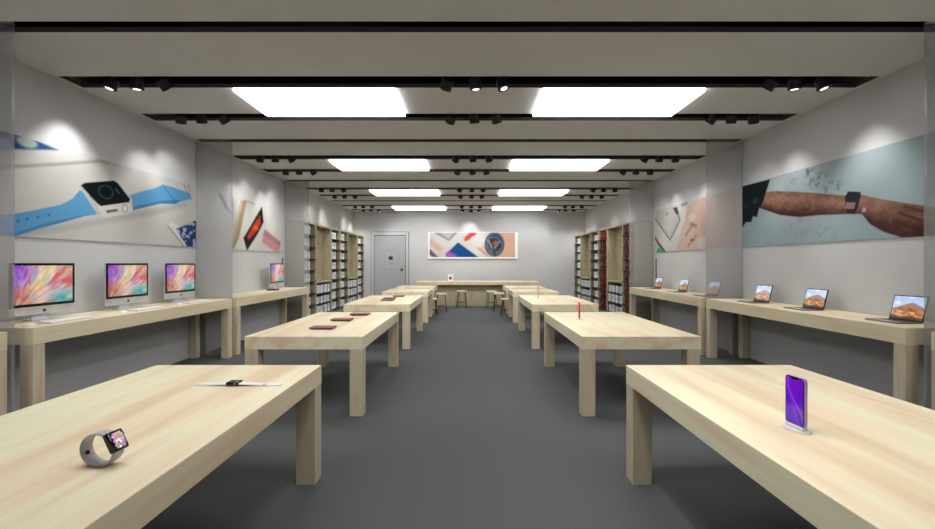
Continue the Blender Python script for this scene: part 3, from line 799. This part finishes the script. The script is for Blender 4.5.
def make_laptop():
    """faces -X, hinge at x=0"""
    r = thing('laptop', 'x', 'laptop')
    w = .185
    b = box_obj('base', (-.26, .0, -w, w, 0, .014), M_SILD, r, .005)
    box_obj('key_area', (-.135, -.02, -w+.03, w-.03, .014, .0155), M_BLK, b)
    box_obj('trackpad', (-.24, -.15, -.06, .06, .014, .0148), M_SIL, b)
    lid = bpy.data.objects.new('lid', None)
    bm = bmesh.new(); bx(bm, 0, .010, -w, w, 0, .265, bevel=.004)
    lid = mk('lid', bm, M_BLK, r); lid.location = (0, 0, .012); lid.rotation_euler = (0, math.radians(14), 0)
    p = screen_mountain()
    p.build('display', lambda u, v: (-.0012, w-.012-(2*w-.024)*u, .018+v*.236), M_SCREEN, lid)
    return r
lp = make_laptop()
laps = [(4.75, 'nearest of three below the arm poster'), (6.03, 'middle one of three below the arm poster'), (7.10, 'farthest of three below the arm poster'),
        (8.52, 'seen through the second glass fin'), (9.72, 'middle one on the second right bench'), (11.0, 'farthest one, beside the red shelving')]
for i, (y, t) in enumerate(laps):
    r = lp if i == 0 else copy_tree(lp)
    r.location = (4.50, y, BH); r['label'] = 'open laptop with orange mountain wallpaper, '+t; r['group'] = 'laptops on the right benches'

# ================================================================ TABLETS on the left tables
def make_tablet():
    r = thing('tablet', 'x', 'tablet')
    box_obj('stand_plate', (-.13, .13, -.09, .08, 0, .012), M_SILD, r, .003)
    box_obj('body', (-.155, .155, -.11, .11, .012, .026), mat('dark_slate', (70, 52, 60), .4), r, .004)
    box_obj('cover', (-.152, .152, -.107, .107, .026, .031), mat('dark_rose', (150, 78, 88), .5), r, .002)
    return r
tb = make_tablet()
tabs = [(-1.71, 5.38, 'nearest of three on the second left table'), (-1.70, 6.15, 'middle of three on the second left table'), (-1.61, 6.80, 'farthest of three on the second left table'),
        (-1.68, 9.48, 'nearest of three on the third left table'), (-1.72, 9.95, 'middle of three on the third left table'), (-1.62, 10.62, 'farthest of three on the third left table')]
for i, (x, y, t) in enumerate(tabs):
    r = tb if i == 0 else copy_tree(tb)
    r.scale = (.86, .86, .9); r.location = (x, y, TH); r.rotation_euler = (0, 0, 0)
    r['label'] = 'flat tablet in a dark pink cover, '+t; r['group'] = 'pink covered tablets on the left tables'

# ================================================================ PHONES on the right tables
def screen_swirl():
    p = Paint(0, 1, 0, 1, 40, 84, (84, 10, 178))
    t = p.V[..., None]
    p.C[:] = np.array((72, 2, 160))*(1-t)+np.array((104, 8, 180))*t
    for q, w, c, o in (([(.1, .98), (.12, .8), (.3, .62), (.6, .42), (.85, .3), (.95, .18)], .05, (170, 90, 220), .8), ([(.35, .42), (.55, .3), (.6, .1), (.75, .02)], .05, (140, 40, 210), .7),
                       ([(.1, .5), (.25, .3), (.3, .05)], .07, (60, 0, 140), .8), ([(.7, .3), (.85, .15), (.9, .0)], .05, (50, 0, 120), .8)):
        p.line(q, w, c, .08, o)
    return p
def make_phone(body, screen, name='phone', white_base=True):
    """stands upright facing -X"""
    r = thing(name, 'x', 'phone')
    bm = bmesh.new(); cyl(bm, (0, 0, 0), (0, 0, .010), .074, .070, seg=32)
    for v in bm.verts: v.co.x *= .62
    bmesh.ops.create_cube(bm, size=0.0001)
    bx(bm, -.014, .014, -.055, .055, .010, .026, bevel=.004)
    mk('display_stand', bm, mat('stand_white', (214, 214, 212), .3), r)
    # rounded body
    hw, z0, z1, rad, th = .0575, .022, .252, .016, .0075
    def outline(hw, z0, z1, rad):
        out = []
        for cx, cz, a0 in ((hw-rad, z1-rad, 0), (-hw+rad, z1-rad, 90), (-hw+rad, z0+rad, 180), (hw-rad, z0+rad, 270)):
            for q in range(7):
                a = math.radians(a0+q*15); out.append((cx+rad*math.cos(a), cz+rad*math.sin(a)))
        return out
    def solid(bm, pts, xa, xb):
        f = [bm.verts.new((xa, y, z)) for y, z in pts]; b = [bm.verts.new((xb, y, z)) for y, z in pts]
        bm.faces.new(f); bm.faces.new(b[::-1]); n = len(pts)
        for i in range(n): bm.faces.new((f[i], f[(i+1) % n], b[(i+1) % n], b[i]))
    bm = bmesh.new(); solid(bm, outline(hw, z0, z1, rad), -th, th); mk('body', bm, body, r)
    bm = bmesh.new(); solid(bm, outline(hw-.001, z0+.001, z1-.001, rad), -th-.0012, -th); g = mk('front_glass', bm, M_GLOSSBLK if screen is None or True else M_WHITE, r)
    if screen:
        p = screen
        p.build('display', lambda u, v: (-th-.0018, (hw-.005)*(1-2*u), z0+.006+v*(z1-z0-.012)), M_SCREEN, r)
        box_obj('camera_notch', (-th-.0026, -th-.0018, -.02, .02, z1-.014, z1-.005), M_GLOSSBLK, r)
    bm = bmesh.new(); bx(bm, th, th+.003, .015, .045, z1-.06, z1-.012, bevel=.001); mk('camera_bump', bm, body, r)
    return r
r = make_phone(mat('lilac_metal', (176, 150, 214), .3, metal=.3), screen_swirl())
r.scale = (1, .95, .97); r.location = (1.500, 2.11, TH); r.rotation_euler = (0, 0, math.radians(5))
r['label'] = 'upright phone with glowing purple screen on a white stand, nearest right table'
def plain(c1, c2):
    p = Paint(0, 1, 0, 1, 20, 40, c1); p.ell((.5, .5), .5, .3, c2, .9, .8); return p
r = make_phone(mat('red_metal', (200, 20, 45), .35), plain((190, 20, 40), (230, 50, 70)))
r.scale = (1, .8, .93); r.location = (1.495, 6.26, TH); r.rotation_euler = (0, 0, math.radians(-5)); r['label'] = 'upright red phone standing on the second right table'
r = make_phone(mat('gold_metal', (200, 160, 70), .35, metal=.2), plain((200, 160, 80), (226, 196, 120)))
r.location = (1.51, 10.1, TH); r.rotation_euler = (0, 0, 0); r['label'] = 'upright thin gold phone standing on the third right table'

# ================================================================ SMARTWATCHES on the nearest left table
M_STRAP = mat('strap_grey', (176, 172, 174), .55); M_STRAPW = mat('strap_white', (226, 226, 226), .5)
def icons():
    p = Paint(0, 1, 0, 1, 44, 52, (8, 8, 12))
    cols = [(230, 90, 110), (120, 190, 90), (240, 240, 240), (240, 190, 60), (90, 150, 220), (220, 120, 200), (150, 210, 140), (230, 130, 70), (190, 190, 200)]
    k = 0
    for j in range(-3, 4):
        for i in range(-2, 3):
            x = .5+(i+(j % 2)*.5)*.19; y = .5+j*.145
            if math.hypot((x-.5), (y-.5)*.9) < .5:
                p.ell((x, y), .105, .085, cols[(k*k*5+j*j*7+i*4+k) % 9], .6); k += 1
    p.ell((.5, .5), .1, .09, (244, 244, 244), .9)
    return p
def band(bm, prof, hw, th, taper=None):
    """strap: prof = list of (x,z,nx,nz), width along y"""
    rows = []
    for i, (x, z, nx, nz) in enumerate(prof):
        h = hw if taper is None else taper(i/(len(prof)-1))*hw
        rows.append([bm.verts.new((x+nx*o, y, z+nz*o)) for y, o in ((-h, 0), (-h*.86, th), (h*.86, th), (h, 0))])
    for i in range(len(rows)-1):
        for k in range(4): bm.faces.new((rows[i][k], rows[i][(k+1) % 4], rows[i+1][(k+1) % 4], rows[i+1][k]))
    bm.faces.new(rows[0][::-1]); bm.faces.new(rows[-1])
def make_case(parent, w=.037, l=.043, t=.030):
    """case centred at origin, face +Z, strap direction along x"""
    bm = bmesh.new(); bx(bm, -l, l, -w, w, -t/2, t/2, bevel=.008); c = mk('watch_case', bm, M_GLOSSBLK, parent, True)
    p = icons(); p.build('display', lambda u, v: ((v-.5)*2*(l-.010), (.5-u)*2*(w-.009), t/2+.0008), M_SCREEN, c)
    bm = bmesh.new(); cyl(bm, (l*.45, -w, 0), (l*.45, -w-.007, 0), .008, seg=16); mk('crown', bm, M_SILD, c, True)
    return c
r = thing('smartwatch', 'black square smartwatch curled upright on its grey strap, nearest left table', 'watch', (-1.385, 1.72, TH))
R = .068
bm = bmesh.new()
prof = []
fa = math.radians(28)     # direction of the face from the ring centre (towards +X, a little up)
for i in range(41):
    a = fa+math.radians(32)+math.radians(296)*i/40
    rx = R*(1.08); rz = R*.92
    prof.append((rx*math.cos(a), R*.92+.006+rz*math.sin(a), math.cos(a), math.sin(a)))
band(bm, prof, .030, .006)
st = mk('strap', bm, M_STRAP, r, True)
c = make_case(r)
# face normal along fa in XZ, strap direction tangential
nrm = Vector((math.cos(fa), 0, math.sin(fa))); tx = Vector((-math.sin(fa), 0, math.cos(fa))); ty = nrm.cross(tx)
Mx = Matrix((tx, ty, nrm)).transposed().to_4x4(); Mx.translation = Vector((R*1.05*math.cos(fa), 0, R*.92+.006+R*.97*math.sin(fa)))
c.matrix_local = Mx
bm = bmesh.new(); a = math.radians(200)
for off in (0,):
    cyl(bm, (R*1.02*math.cos(a), 0, R*.92+.006+R*.86*math.sin(a)), (R*1.2*math.cos(a), 0, R*.92+.006+R*1.05*math.sin(a)), .009, seg=16)
mk('pin', bm, M_BLK, st, True)
r.scale = (.9, .9, .92); r.location = (-1.392, 1.745, TH)
r.rotation_euler = (0, 0, math.radians(-6))

r = thing('smartwatch', 'dark faced smartwatch lying flat with its white strap stretched out, nearest left table', 'watch', (-1.478, 2.885, TH))
for s in (-1, 1):
    bm = bmesh.new(); n = 14; prof = []
    Lg = .235 if s < 0 else .30
    for i in range(n+1):
        t = i/n; prof.append((s*(.038+t*Lg), .012*(1-t)**2+.002, 0, 1))
    band(bm, prof, .033, .007, lambda t: 1-.28*t); mk('strap', bm, M_STRAPW, r, True)
c = make_case(r, .04, .045, .024); c.location = (0, 0, .018)
c.children[0].data.materials  # display mesh shared style
for ch in c.children:
    if ch.name.startswith('display'):
        ch.data.materials.clear(); ch.data.materials.append(mat('dark_display', (26, 30, 28), .2))
bm = bmesh.new(); bx(bm, .22, .235, -.032, .032, .003, .016, bevel=.003); mk('buckle', bm, M_SIL, r)
r.rotation_euler = (0, 0, math.radians(-1)); r.scale = (.87, .87, .87); r.location.x = -1.472

# the spare prototype of any carton kind that was never placed
for kind, rec in box_protos.items():
    if not rec[1]: bpy.data.objects.remove(rec[0])
